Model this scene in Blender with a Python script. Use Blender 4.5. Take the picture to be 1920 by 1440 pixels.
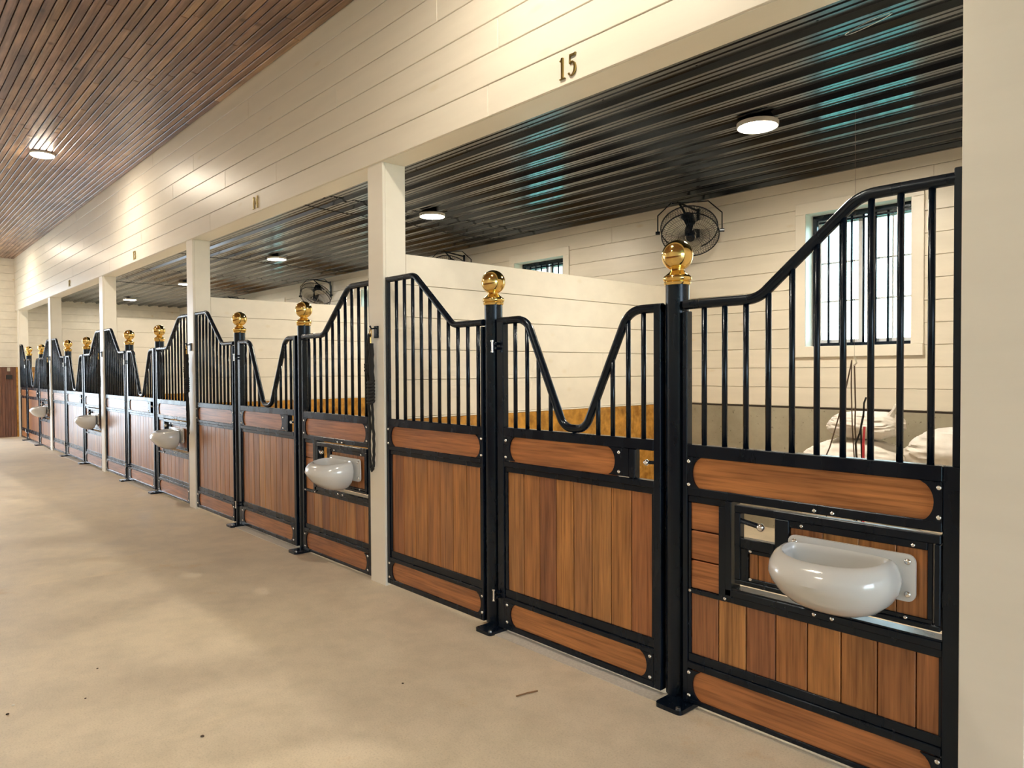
import bpy, bmesh, math, random
from mathutils import Vector, Matrix, noise
random.seed(7)
for o in list(bpy.data.objects): bpy.data.objects.remove(o)
S = bpy.context.scene
COL = S.collection
PI = math.pi

# ------------------------------------------------------------------ camera, sky, exposure
DCAM = 2.5137; HC = 1.4178
FPX = 1338.3; YAW = .7379; PITCH = -.0194; ROLL = -.0052
fw = Vector((-math.cos(YAW)*math.cos(PITCH), math.sin(YAW)*math.cos(PITCH), math.sin(PITCH)))
rt = Vector((math.sin(YAW), math.cos(YAW), 0)); up = rt.cross(fw)
r2 = rt*math.cos(ROLL) + up*math.sin(ROLL); u2 = -rt*math.sin(ROLL) + up*math.cos(ROLL)
cd = bpy.data.cameras.new('camera'); cam = bpy.data.objects.new('camera', cd); COL.objects.link(cam)
cd.sensor_fit = 'HORIZONTAL'; cd.sensor_width = 36; cd.lens = FPX/1920*36; cd.clip_start = .05; cd.clip_end = 200
M = Matrix((r2, u2, -fw)).transposed().to_4x4(); M.translation = (0, -DCAM, HC); cam.matrix_world = M
S.camera = cam

W = bpy.data.worlds.new('sky'); S.world = W; W.use_nodes = True
wn = W.node_tree.nodes; wl = W.node_tree.links
bg = wn['Background']; tc = wn.new('ShaderNodeTexCoord'); sx = wn.new('ShaderNodeSeparateXYZ'); cr = wn.new('ShaderNodeValToRGB')
wl.new(tc.outputs['Generated'], sx.inputs[0]); wl.new(sx.outputs['Z'], cr.inputs[0]); wl.new(cr.outputs[0], bg.inputs[0])
cr.color_ramp.elements[0].position = 0; cr.color_ramp.elements[0].color = (.84, .92, 1.0, 1)
cr.color_ramp.elements[1].position = .8; cr.color_ramp.elements[1].color = (.62, .78, 1.0, 1)
bg.inputs[1].default_value = 7.0
EXPOSURE = 0.52
LAMP_STALL = 340.0; LAMP_AISLE = 220.0
LAMP_RGB = (1.0, .875, .69)
vs = S.view_settings; S.display_settings.display_device = 'sRGB'
vs.view_transform = 'Standard'; vs.look = 'None'; vs.gamma = 1; vs.exposure = EXPOSURE; vs.use_curve_mapping = False
cy = S.cycles
cy.use_denoising = True
try: cy.denoiser = 'OPENIMAGEDENOISE'
except Exception: pass
cy.max_bounces = 8; cy.diffuse_bounces = 5; cy.glossy_bounces = 4; cy.transmission_bounces = 4; cy.transparent_max_bounces = 6
cy.sample_clamp_indirect = 6; cy.caustics_reflective = False; cy.caustics_refractive = False

# ------------------------------------------------------------------ materials
def mat(name, rgb, rough=.5, metal=0., spec=.5, coat=0.):
    m = bpy.data.materials.new(name); m.use_nodes = True
    b = m.node_tree.nodes['Principled BSDF']
    b.inputs['Base Color'].default_value = (*rgb, 1); b.inputs['Roughness'].default_value = rough
    b.inputs['Metallic'].default_value = metal; b.inputs['Specular IOR Level'].default_value = spec
    b.inputs['Coat Weight'].default_value = coat; b.inputs['Coat Roughness'].default_value = .15
    return m, m.node_tree.nodes, m.node_tree.links, b
def objcoord(n, l, scale, rnd=True):
    t = n.new('ShaderNodeTexCoord'); mp = n.new('ShaderNodeMapping'); mp.inputs['Scale'].default_value = scale
    if rnd:
        oi = n.new('ShaderNodeObjectInfo'); mu = n.new('ShaderNodeVectorMath'); mu.operation = 'SCALE'
        cb = n.new('ShaderNodeCombineXYZ'); mm = n.new('ShaderNodeMath'); mm.operation = 'MULTIPLY'; mm.inputs[1].default_value = 37.7
        l.new(oi.outputs['Random'], mm.inputs[0])
        for i in range(3): l.new(mm.outputs[0], cb.inputs[i])
        ad = n.new('ShaderNodeVectorMath'); ad.operation = 'ADD'
        l.new(t.outputs['Object'], ad.inputs[0]); l.new(cb.outputs[0], ad.inputs[1]); l.new(ad.outputs[0], mp.inputs[0])
    else: l.new(t.outputs['Object'], mp.inputs[0])
    return mp.outputs[0]
def nz(n, l, vec, scale=1., detail=4, rough=.55):
    x = n.new('ShaderNodeTexNoise'); x.inputs['Scale'].default_value = scale; x.inputs['Detail'].default_value = detail
    x.inputs['Roughness'].default_value = rough; l.new(vec, x.inputs['Vector']); return x.outputs['Fac']
def ramp(n, l, fac, stops):
    r = n.new('ShaderNodeValToRGB'); e = r.color_ramp.elements
    while len(e) < len(stops): e.new(.5)
    for i, (p, c) in enumerate(stops): e[i].position = p; e[i].color = (*c, 1)
    l.new(fac, r.inputs[0]); return r.outputs[0]
def mix(n, l, a, b, fac, mode='MIX'):
    x = n.new('ShaderNodeMix'); x.data_type = 'RGBA'; x.blend_type = mode
    for inp, v in ((x.inputs['Factor'], fac), (x.inputs['A'], a), (x.inputs['B'], b)):
        if hasattr(v, 'is_linked') or hasattr(v, 'links'): l.new(v, inp)
        elif isinstance(v, tuple): inp.default_value = (*v, 1)
        else: inp.default_value = v
    return x.outputs['Result']
def bump(n, l, b, h, strength=.2, dist=.002):
    x = n.new('ShaderNodeBump'); x.inputs['Strength'].default_value = strength; x.inputs['Distance'].default_value = dist
    l.new(h, x.inputs['Height']); l.new(x.outputs[0], b.inputs['Normal'])

def wood(name, tones, grain, rough, coat, knots=None, freq=1., dark=.55, spec=.5, blotch=False):
    """tones by object random; grain axis 'x','y' or 'z'"""
    m, n, l, b = mat(name, (1, 1, 1), rough, 0, spec, coat)
    lo, hi = 3.2*freq, 95*freq
    sc = {'x': (lo, hi, hi), 'y': (hi, lo, hi), 'z': (hi, hi, lo)}[grain]
    v = objcoord(n, l, sc); f = nz(n, l, v, 1., 6, .6)
    oi = n.new('ShaderNodeObjectInfo')
    base = ramp(n, l, oi.outputs['Random'], [(i/(len(tones)-1), t) for i, t in enumerate(tones)])
    k = dark
    g = ramp(n, l, f, [(.32, (k*.8, k*.72, k*.65)), (.5, (.95, .95, .95)), (.72, (1.22, 1.2, 1.15))])
    c = mix(n, l, base, g, 1., 'MULTIPLY')
    v2 = objcoord(n, l, {'x': (2.2, 20, 20), 'y': (20, 2.2, 20), 'z': (20, 20, 2.2)}[grain]); f2 = nz(n, l, v2, 1., 3)
    c = mix(n, l, c, ramp(n, l, f2, [(.32, (.66, .62, .62)), (.65, (1.18, 1.16, 1.12))]), .8, 'MULTIPLY')
    if knots:
        v3 = objcoord(n, l, {'x': (knots*.7, knots, knots), 'z': (knots, knots, knots*.7)}[grain])
        vo = n.new('ShaderNodeTexVoronoi'); vo.inputs['Scale'].default_value = 1.; l.new(v3, vo.inputs['Vector'])
        kk = ramp(n, l, vo.outputs['Distance'], [(.06, (.20, .13, .10)), (.15, (1, 1, 1))])
        c = mix(n, l, c, kk, .85, 'MULTIPLY')
    if blotch:      # stain taken up unevenly over whole groups of boards
        ge = n.new('ShaderNodeNewGeometry'); mb = n.new('ShaderNodeMapping'); mb.inputs['Scale'].default_value = (1.3, 3.2, 1); l.new(ge.outputs['Position'], mb.inputs[0])
        fb = nz(n, l, mb.outputs[0], 1., 4, .6); c = mix(n, l, c, ramp(n, l, fb, [(.34, (.62, .56, .56)), (.52, (1, 1, 1)), (.68, (1.2, 1.15, 1.05))]), .9, 'MULTIPLY')
    l.new(c, b.inputs['Base Color']); bump(n, l, b, f, .12, .002)
    return m

def painted(name, rgb, rough, knot=.12, amp=.05, coat=0.):
    m, n, l, b = mat(name, rgb, rough, 0, .5, coat)
    v = objcoord(n, l, (1.2, 6, 9)); f = nz(n, l, v, 1., 4)
    c = ramp(n, l, f, [(.3, tuple(x*(1-amp) for x in rgb)), (.7, tuple(min(1, x*(1+amp*.5)) for x in rgb))])
    v3 = objcoord(n, l, (1.7, 3.1, 5.0)); vo = n.new('ShaderNodeTexVoronoi'); vo.inputs['Scale'].default_value = 1.; l.new(v3, vo.inputs['Vector'])
    kk = ramp(n, l, vo.outputs['Distance'], [(.04, (.86, .78, .62)), (.12, (1, 1, 1))])
    c = mix(n, l, c, kk, knot, 'MULTIPLY')
    l.new(c, b.inputs['Base Color'])
    v4 = objcoord(n, l, (3, 40, 60)); f4 = nz(n, l, v4, 1., 3); bump(n, l, b, f4, .25, .0012)
    return m

M_WHITE = painted('cream_paint', (.83, .78, .68), .38, .3)
M_WHITE_ROUGH = painted('whitewashed_pine', (.82, .77, .67), .36, .9, .08)
M_TRIM = painted('cream_trim', (.85, .81, .72), .34, .15, .03)
M_STEEL, n, l, b = mat('black_steel', (.002, .005, .012), .26, 0, .38, .06)
b.inputs['Specular Tint'].default_value = (.74, .87, 1, 1)
v = objcoord(n, l, (9, 9, 3)); f = nz(n, l, v, 1., 5); l.new(ramp(n, l, f, [(.3, (.19, .19, .19)), (.75, (.36, .36, .36))]), b.inputs['Roughness'])
M_BOLT, *_ = mat('bolt_steel', (.85, .84, .80), .22, 1.)
M_CHROME, *_ = mat('chrome', (.85, .85, .84), .1, 1.)
M_BRASS, n, l, b = mat('polished_brass', (.84, .60, .22), .09, 1.)
v = objcoord(n, l, (30, 30, 30)); f = nz(n, l, v, 1., 3); l.new(ramp(n, l, f, [(.3, (.06,)*3), (.8, (.16,)*3)]), b.inputs['Roughness'])
M_NUM, *_ = mat('aged_brass', (.42, .32, .12), .3, 1.)
TONES = [(.38, .160, .052), (.46, .205, .060), (.33, .128, .048), (.52, .260, .082), (.28, .108, .048), (.41, .172, .050)]
M_WV = wood('hardwood_vertical', TONES, 'z', .34, .25, None, 1., .72)
M_WH = wood('hardwood_horizontal', [(.44, .175, .062), (.41, .160, .058), (.48, .200, .066)], 'x', .34, .25, None, 1., .72)
M_PLY = wood('golden_plywood', [(.52, .27, .045), (.47, .235, .04)], 'x', .2, .5, None, .09, .72)
M_CEIL = wood('stained_pine', [(.27, .17, .125), (.40, .26, .175), (.33, .205, .155), (.46, .31, .195), (.21, .13, .105), (.37, .235, .175), (.52, .355, .215)], 'x', .36, .0, 4.6, .35, .62, .55, True)
M_WAIN = wood('brown_wainscot', [(.20, .09, .055), (.25, .12, .07), (.16, .07, .045)], 'z', .45, .1, 2.2, .8, .6)
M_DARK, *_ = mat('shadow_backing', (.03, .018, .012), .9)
M_GROOVE, *_ = mat('cream_backing', (.60, .54, .44), .6)

M_FLOOR, n, l, b = mat('concrete_floor', (.55, .45, .33), .5, 0, .4)
v = objcoord(n, l, (1, 1, 1), False)
f1 = nz(n, l, v, .7, 5, .6); f2 = nz(n, l, v, 6, 8, .65); f3 = nz(n, l, v, 130, 3, .7)
c = ramp(n, l, f1, [(.3, (.60, .525, .42)), (.5, (.69, .605, .48)), (.7, (.76, .665, .515))])
c = mix(n, l, c, ramp(n, l, f2, [(.3, (.86, .86, .84)), (.6, (1.04, 1.04, 1.03))]), .9, 'MULTIPLY')
c = mix(n, l, c, ramp(n, l, f3, [(.30, (.72, .70, .66)), (.48, (1, 1, 1)), (.72, (1.10, 1.10, 1.1))]), .6, 'MULTIPLY')
mp = n.new('ShaderNodeMapping'); mp.inputs['Scale'].default_value = (1.1, .22, 1); mp.inputs['Rotation'].default_value = (0, 0, .2); l.new(v, mp.inputs[0])
f4 = nz(n, l, mp.outputs[0], 3., 6, .6); c = mix(n, l, c, ramp(n, l, f4, [(.66, (1, 1, 1)), (.74, (1.13, 1.12, 1.1))]), .8, 'MULTIPLY')
f5 = nz(n, l, v, 2.3, 6, .7); c = mix(n, l, c, ramp(n, l, f5, [(.62, (1, 1, 1)), (.76, (.95, .84, .70))]), .9, 'MULTIPLY')
l.new(c, b.inputs['Base Color']); l.new(ramp(n, l, f2, [(.3, (.42,)*3), (.7, (.62,)*3)]), b.inputs['Roughness']); bump(n, l, b, f3, .25, .001)
M_SILL, n, l, b = mat('sill_concrete', (.60, .57, .52), .6)
v = objcoord(n, l, (1, 1, 1)); f = nz(n, l, v, 90, 4); l.new(ramp(n, l, f, [(.3, (.52, .49, .45)), (.7, (.66, .63, .57))]), b.inputs['Base Color'])
M_CONC, n, l, b = mat('concrete_wall', (.42, .38, .29), .8)
v = objcoord(n, l, (1, 1, 1), False); f1 = nz(n, l, v, 1.5, 6, .65); f2 = nz(n, l, v, 34, 3, .5)
c = ramp(n, l, f1, [(.3, (.24, .22, .165)), (.55, (.36, .335, .26)), (.75, (.45, .425, .335))])
c = mix(n, l, c, ramp(n, l, f2, [(.26, (.35, .33, .3)), (.34, (1, 1, 1))]), .8, 'MULTIPLY'); l.new(c, b.inputs['Base Color']); bump(n, l, b, f2, .3, .003)
M_SHEET, n, l, b = mat('black_sheet_metal', (.003, .005, .009), .2, 0, .5, .3)
b.inputs['Specular Tint'].default_value = (.72, .86, 1, 1); b.inputs['Coat Tint'].default_value = (.85, .93, 1, 1)
M_EMIT, n, l, b = mat('lamp_lens', (1, 1, 1), .4)
b.inputs['Emission Color'].default_value = (*LAMP_RGB, 1); b.inputs['Emission Strength'].default_value = LAMP_STALL
M_EMIT2, n, l, b = mat('aisle_lamp_lens', (1, 1, 1), .4)
b.inputs['Emission Color'].default_value = (*LAMP_RGB, 1); b.inputs['Emission Strength'].default_value = LAMP_AISLE
M_LAMPRIM, *_ = mat('lamp_rim', (.75, .72, .66), .4)
M_BOWL, n, l, b = mat('grey_glazed_bowl', (.68, .69, .69), .13, 0, .6, .6)
M_BOWLIN, *_ = mat('bowl_inside', (.42, .43, .43), .3)
M_ROPE, n, l, b = mat('black_rope', (.012, .012, .013), .8)
M_SACK, n, l, b = mat('woven_sack', (.72, .69, .64), .6)
v = objcoord(n, l, (1, 1, 1)); f = nz(n, l, v, 7, 6); l.new(ramp(n, l, f, [(.3, (.60, .56, .50)), (.6, (.78, .75, .71))]), b.inputs['Base Color']); bump(n, l, b, f, .5, .008)
M_CORD, *_ = mat('brown_cord', (.11, .075, .05), .8)
M_RED, *_ = mat('red_strap', (.62, .05, .07), .6)
M_BLADE, *_ = mat('fan_blade', (.86, .83, .74), .4)
M_SASH, *_ = mat('white_sash', (.85, .87, .90), .45)
M_GLASS = bpy.data.materials.new('window_glass'); M_GLASS.use_nodes = True
n = M_GLASS.node_tree.nodes; l = M_GLASS.node_tree.links; n.remove(n['Principled BSDF'])
tr = n.new('ShaderNodeBsdfTransparent'); gl = n.new('ShaderNodeBsdfGlossy'); ms = n.new('ShaderNodeMixShader'); ms.inputs[0].default_value = .06
tr.inputs[0].default_value = (.88, .98, .95, 1); gl.inputs['Roughness'].default_value = .05
l.new(tr.outputs[0], ms.inputs[1]); l.new(gl.outputs[0], ms.inputs[2]); l.new(ms.outputs[0], n['Material Output'].inputs[0])
M_OUTLET, *_ = mat('black_plastic', (.01, .01, .01), .5)
M_BEIGE, *_ = mat('beige_plastic', (.55, .5, .4), .5)
M_GRASS, *_ = mat('outdoor_ground', (.13, .36, .27), .9)
M_TWIG, *_ = mat('dry_twig', (.23, .13, .06), .9)
M_CRUMB, *_ = mat('dark_crumb', (.07, .05, .035), .9)
M_CHIP, *_ = mat('white_chip', (.8, .78, .7), .7)

# ------------------------------------------------------------------ helpers (all geometry in world coordinates)
def link(o): COL.objects.link(o); return o
def tag(o, label, cat, group=None):
    o['label'] = label; o['category'] = cat
    if group: o['group'] = group
    return o
def thing(name, loc, label=None, cat=None, group=None):
    o = bpy.data.objects.new(name, None); o.location = loc; o.empty_display_size = .1; link(o); o['wloc'] = list(loc)
    if label: tag(o, label, cat, group); o['kind'] = 'thing'
    return o
def struct(name, loc=(0, 0, 0)):
    o = bpy.data.objects.new(name, None); o.location = loc; link(o); o['wloc'] = list(loc); o['kind'] = 'structure'; return o
def wl_of(p): return Vector(p['wloc']) if p is not None else Vector((0, 0, 0))
def place(o, c, parent):
    if parent is not None: o.parent = parent; o.location = Vector(c) - wl_of(parent)
    else: o.location = c
    o['wloc'] = list(c)
def obj(name, bm, m, parent=None, smooth=False, origin=None, label=None):
    me = bpy.data.meshes.new(name); bmesh.ops.recalc_face_normals(bm, faces=bm.faces); bm.to_mesh(me); bm.free()
    if origin is None:
        xs = [v.co for v in me.vertices]; lo = Vector([min(v[i] for v in xs) for i in range(3)]); hi = Vector([max(v[i] for v in xs) for i in range(3)])
        origin = Vector(((lo.x+hi.x)/2, (lo.y+hi.y)/2, lo.z))
    me.transform(Matrix.Translation(-Vector(origin)))
    for mm in (m if isinstance(m, (list, tuple)) else [m]): me.materials.append(mm)
    if smooth:
        for p in me.polygons: p.use_smooth = True
        try: me.set_sharp_from_angle(angle=math.radians(40))
        except Exception: pass
    o = bpy.data.objects.new(name, me); link(o); place(o, origin, parent)
    if label: o['label'] = label
    return o
def box(bm, x0, x1, y0, y1, z0, z1, bev=0.):
    vs_ = [bm.verts.new((x, y, z)) for x in (x0, x1) for y in (y0, y1) for z in (z0, z1)]
    fs = [(0, 1, 3, 2), (4, 6, 7, 5), (0, 4, 5, 1), (2, 3, 7, 6), (0, 2, 6, 4), (1, 5, 7, 3)]
    ff = [bm.faces.new([vs_[i] for i in f]) for f in fs]
    if bev > 0:
        es = list({e for f in ff for e in f.edges}); bmesh.ops.bevel(bm, geom=es, offset=bev, segments=1, affect='EDGES')
    return bm
def NB(): return bmesh.new()
_cache = {}
def board(name, x0, x1, y0, y1, z0, z1, m, parent, cham=.0025):
    """a chamfered board; alike boards share one mesh"""
    d = (round(x1-x0, 4), round(y1-y0, 4), round(z1-z0, 4), m.name)
    me = _cache.get(d)
    if me is None:
        bm = NB(); a, b_, c_ = d[0]/2, d[1]/2, d[2]
        box(bm, -a, a, -b_, b_, 0, c_, min(cham, a*.3, b_*.45, c_*.3))
        bmesh.ops.recalc_face_normals(bm, faces=bm.faces)
        me = bpy.data.meshes.new(name); bm.to_mesh(me); bm.free(); me.materials.append(m); _cache[d] = me
    o = bpy.data.objects.new(name, me); link(o); place(o, ((x0+x1)/2, (y0+y1)/2, z0), parent); return o
def tube(bm, pts, r, n_=10, closed=False, caps=True, rads=None):
    pts = [Vector(p) for p in pts]; N = len(pts); rings = []
    t0 = (pts[1]-pts[0]).normalized(); a = Vector((0, 0, 1)) if abs(t0.z) < .9 else Vector((0, 1, 0)); nr = (a - t0*a.dot(t0)).normalized()
    for i, p in enumerate(pts):
        if closed: t = (pts[(i+1) % N]-pts[i-1]).normalized()
        elif i == 0: t = (pts[1]-p).normalized()
        elif i == N-1: t = (p-pts[-2]).normalized()
        else: t = ((pts[i+1]-p).normalized()+(p-pts[i-1]).normalized()).normalized()
        nr = (nr - t*nr.dot(t)).normalized(); bn = t.cross(nr); rr = rads[i] if rads else r
        rings.append([bm.verts.new(p + (nr*math.cos(2*PI*k/n_)+bn*math.sin(2*PI*k/n_))*rr) for k in range(n_)])
    for i in range(N if closed else N-1):
        A, B = rings[i], rings[(i+1) % N]
        for k in range(n_): bm.faces.new((A[k], A[(k+1) % n_], B[(k+1) % n_], B[k]))
    if caps and not closed: bm.faces.new(rings[0][::-1]); bm.faces.new(rings[-1])
    return bm
def lathe(bm, prof, c, n_=32):
    c = Vector(c); rings = []
    for r, z in prof:
        if r < 1e-5: rings.append([bm.verts.new(c+Vector((0, 0, z)))])
        else: rings.append([bm.verts.new(c+Vector((r*math.cos(2*PI*k/n_), r*math.sin(2*PI*k/n_), z))) for k in range(n_)])
    for A, B in zip(rings, rings[1:]):
        for k in range(n_):
            q = [A[k % len(A)], A[(k+1) % len(A)], B[(k+1) % len(B)], B[k % len(B)]]; u = []
            for v_ in q:
                if v_ not in u: u.append(v_)
            if len(u) > 2: bm.faces.new(u)
    for R_ in (rings[0], rings[-1]):
        if len(R_) > 2:
            try: bm.faces.new(R_)
            except ValueError: pass
    return bm
def prism(bm, poly, y0, y1):
    """polygon in (x,z) extruded in y"""
    A = [bm.verts.new((x, y0, z)) for x, z in poly]; B = [bm.verts.new((x, y1, z)) for x, z in poly]; k = len(poly)
    bm.faces.new(A); bm.faces.new(B[::-1])
    for i in range(k): bm.faces.new((A[i], B[i], B[(i+1) % k], A[(i+1) % k]))
    return bm
def fillet(P, r, n_=7):
    """rounded polyline in 2D"""
    P = [Vector(p) for p in P]; out = [P[0]]
    for i in range(1, len(P)-1):
        rr = r[i-1] if isinstance(r, (list, tuple)) else r
        a, p, b_ = P[i-1], P[i], P[i+1]; da = (a-p).normalized(); db = (b_-p).normalized()
        ang = da.angle(db); d = rr/math.tan(ang/2); c = p + (da+db).normalized()*(rr/math.sin(ang/2))
        s, e = p+da*d, p+db*d
        vs1, ve = s-c, e-c; th = vs1.angle(ve); sg = 1 if vs1.x*ve.y-vs1.y*ve.x > 0 else -1
        for k in range(n_+1):
            q = th*k/n_*sg; out.append(c+Vector((vs1.x*math.cos(q)-vs1.y*math.sin(q), vs1.x*math.sin(q)+vs1.y*math.cos(q))))
    out.append(P[-1]); return out
def zat(P, x):
    for a, b_ in zip(P, P[1:]):
        if min(a.x, b_.x) <= x <= max(a.x, b_.x) and abs(b_.x-a.x) > 1e-6: return a.y+(b_.y-a.y)*(x-a.x)/(b_.x-a.x)
    return P[-1].y
_bolt = None
def bolt(x, y, z, parent, r=.0085, name='bolt', m=None):
    """dome-headed bolt facing the aisle"""
    global _bolt
    m = m or M_BOLT; key = (r, m.name)
    me = _cache.get(key)
    if me is None:
        bm = NB(); lathe(bm, [(0, .6*r), (.55*r, .52*r), (.9*r, .25*r), (r, 0), (r, -.3*r)], (0, 0, 0), 12)
        bmesh.ops.rotate(bm, verts=bm.verts, matrix=Matrix.Rotation(PI/2, 3, 'X')); bmesh.ops.recalc_face_normals(bm, faces=bm.faces)
        me = bpy.data.meshes.new(name); bm.to_mesh(me); bm.free(); me.materials.append(m)
        for p in me.polygons: p.use_smooth = True
        _cache[key] = me
    o = bpy.data.objects.new(name, me); link(o); place(o, (x, y, z), parent); return o
_bar = {}
def bar(x, y, z0, z1, parent, r=.0112):
    key = (round(z1-z0, 2), r); me = _bar.get(key)
    if me is None:
        bm = NB(); tube(bm, [(0, 0, 0), (0, 0, z1-z0)], r, 12); bmesh.ops.recalc_face_normals(bm, faces=bm.faces)
        me = bpy.data.meshes.new('bar'); bm.to_mesh(me); bm.free(); me.materials.append(M_STEEL)
        for p in me.polygons: p.use_smooth = len(p.vertices) == 4
        _bar[key] = me
    o = bpy.data.objects.new('bar', me); link(o); place(o, (x, y, z0), parent); return o

# ------------------------------------------------------------------ layout measured along the stall front (x), depth (y), height (z)
CX = {5: -.704, 4: -4.207, 3: -7.833, 2: -11.562, 1: -15.37, 0: -18.93}     # left face of each column
CW = .183
POSTS = {15: (-2.968, -1.774), 14: (-6.575, -5.282), 13: (-10.286, -9.008), 12: (-14.066, -12.69), 11: (-17.936, -16.505)}
STALLS = [15, 14, 13, 12, 11]
YB = 3.46; XF = -19.1; ZC = 3.06; ZA = 3.93; ZH = 2.781
WHERE = {15: 'stall fifteen', 14: 'stall fourteen', 13: 'stall thirteen', 12: 'stall twelve', 11: 'the farthest stall'}

# ------------------------------------------------------------------ floor and outdoors
fl = struct('floor')
bm = NB(); box(bm, XF-.3, 7.2, -5.2, YB+.3, -.1, 0); obj('slab', bm, M_FLOOR, fl)
g = NB(); box(g, -60, 50, -50, 50, -.3, -.12); o = obj('ground', g, M_GRASS); o['kind'] = 'structure'
g = NB(); box(g, -60, XF-.25, -9, 2.5, -.12, -.03); o = obj('pavement', g, M_SILL); o['kind'] = 'structure'  # unseen apron added so the far sheen reflects pale grey, not teal
for k in STALLS:
    a, b_ = POSTS[k]
    bm = NB(); box(bm, a-.03, b_+.03, -.035, .19, -.02, .004); o = obj('sill_strip', bm, M_SILL, fl)

# ------------------------------------------------------------------ walls
# header wall above the stall openings
wf = struct('wall_front')
bm = NB(); box(bm, XF, 7, .016, .165, ZH+.012, ZA+.1); obj('header_core', bm, M_GROOVE, wf)
bm = NB(); box(bm, XF, 7, .012, .188, ZH, ZH+.014, .001); obj('soffit_board', bm, M_TRIM, wf)
bm = NB(); box(bm, XF, 7, .165, .188, ZH+.012, ZC+.05); obj('back_board', bm, M_WHITE, wf)
rows = [ZH, 2.953, 3.12, 3.286, 3.453, 3.62, 3.786, ZA+.02]
J = {0: [-2.945, -7.1, -10.9, -15.0], 1: [-5.6, -9.4, -13.2], 2: [-2.86, -6.7, -11.3, -16.2], 3: [-4.6, -8.2, -12.4, -17.1], 4: [-3.4, -7.55, -9.9, -14.1], 5: [-6.15, -10.4, -15.6], 6: [-3.9, -8.9, -12.9, -17.4]}
for i in range(7):
    js = [XF] + sorted(J[i]) + [.9, 3.9, 7]
    for a, b_ in zip(js, js[1:]): board('board', a+.0012, b_-.0012, 0, .018, rows[i]+.0022, rows[i+1]-.0022, M_WHITE, wf, .003)

# back wall: concrete plinth, whitewashed boards, five windows
wb = struct('wall_back')
bm = NB(); box(bm, XF-.2, 2.2, YB-.005, YB+.32, -.05, 1.075); obj('concrete_plinth', bm, M_CONC, wb)
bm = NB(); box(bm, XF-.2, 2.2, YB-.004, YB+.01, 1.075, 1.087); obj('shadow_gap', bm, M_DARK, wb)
WIN = {15: -2.0, 14: -5.676, 13: -9.33, 12: -13.06, 11: -16.97}; WW = .83; WZ0, WZ1 = 1.605, 2.73
edges = sorted([(WIN[k]-WW, WIN[k]) for k in STALLS])
bm = NB(); box(bm, XF-.2, 2.2, YB+.014, YB+.30, 1.087, WZ0-.02); box(bm, XF-.2, 2.2, YB+.014, YB+.30, WZ1+.02, ZC+.1)
xs = [XF-.2] + [e for p in edges for e in p] + [2.2]
for i in range(0, len(xs), 2): box(bm, xs[i]+(.0185 if i > 0 else 0), xs[i+1]-(.0185 if i < len(xs)-2 else 0), YB+.014, YB+.30, WZ0-.02, WZ1+.02)
obj('sheathing', bm, M_GROOVE, wb)
rz = [1.090] + [1.256+.169*k for k in range(11)] + [ZC+.04]
rz = [z for z in rz if z < ZC] + [ZC+.04]
for i in range(len(rz)-1):
    z0, z1 = rz[i], rz[i+1]
    cuts = []
    if z1 > WZ0 and z0 < WZ1: cuts = edges
    segs = []; x = XF
    for a, b_ in cuts: segs.append((x, a-.02)); x = b_+.02
    segs.append((x, 1.5))
    for a, b_ in segs:
        while b_-a > 4.6:
            L = random.uniform(2.6, 3.9); board('board', b_-L+.001, b_, YB, YB+.016, z0+.0018, z1-.0018, M_WHITE_ROUGH, wb); b_ -= L
        board('board', a, b_-.001, YB, YB+.016, z0+.0018, z1-.0018, M_WHITE_ROUGH, wb)

# far end wall with a wide doorway out of the frame, brown wainscot below
we = struct('wall_far')
DY0, DY1, DZ = -4.0, -1.0, 3.3
bm = NB(); box(bm, XF-.25, XF-.018, DY1, YB+.3, -.05, ZA+.1); box(bm, XF-.25, XF-.018, -5.2, DY0, -.05, ZA+.1); box(bm, XF-.25, XF-.018, DY0, DY1, DZ, ZA+.1)
obj('sheathing', bm, M_GROOVE, we)
z = 1.575; i = 0
while z < ZA:
    z1 = min(z+.169, ZA+.02)
    board('board', XF-.018, XF, DY1+.0, YB, z+.002, z1-.002, M_WHITE_ROUGH, we); 
    if z1 > DZ: board('board', XF-.018, XF, DY0, DY1-.002, max(z, DZ)+.002, z1-.002, M_WHITE_ROUGH, we)
    z = z1
board('chair_rail', XF-.018, XF+.02, DY1, YB, 1.545, 1.575, M_TRIM, we)
for k in range(18): board('plank', XF-.018, XF, -.002-.052*(k+1)+.001, -.002-.052*k-.001, 0, 1.545, M_WAIN, we)
bm = NB(); box(bm, XF-.018, XF, .0, YB, 0, 1.545); obj('kick_panel', bm, M_PLY, we)
bm = NB(); box(bm, XF-.03, XF+.02, DY1-.07, DY1, 0, DZ+.08, .004); box(bm, XF-.03, XF+.02, DY0, DY0+.07, 0, DZ+.08, .004); box(bm, XF-.03, XF+.02, DY0+.07, DY1-.07, DZ, DZ+.08, .004)
o = obj('trim_1', bm, M_TRIM); o['kind'] = 'structure'

# aisle side behind the camera and the near end, with a second doorway for daylight
wa = struct('wall_aisle')
bm = NB(); box(bm, XF-.2, 7.2, -5.2, -5.0, 1.1, ZA+.1); obj('upper_wall', bm, M_WHITE, wa)
bm = NB(); box(bm, XF-.2, 7.2, -5.2, -5.0, 0, 1.1); obj('lower_wall', bm, M_WAIN, wa)
wn_ = struct('wall_near')
bm = NB(); box(bm, 7.0, 7.2, -5.2, -4.4, -.05, ZA+.1); box(bm, 7.0, 7.2, -.7, YB+.3, -.05, ZA+.1); box(bm, 7.0, 7.2, -4.4, -.7, 3.4, ZA+.1); obj('near_wall', bm, M_WHITE, wn_)
# blank wall filling the bay right of the last column
wr = struct('wall_right')
bm = NB(); box(bm, -.50, 7.0, .05, .19, 0, ZH); obj('bay_panel', bm, M_TRIM, wr)

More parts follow.
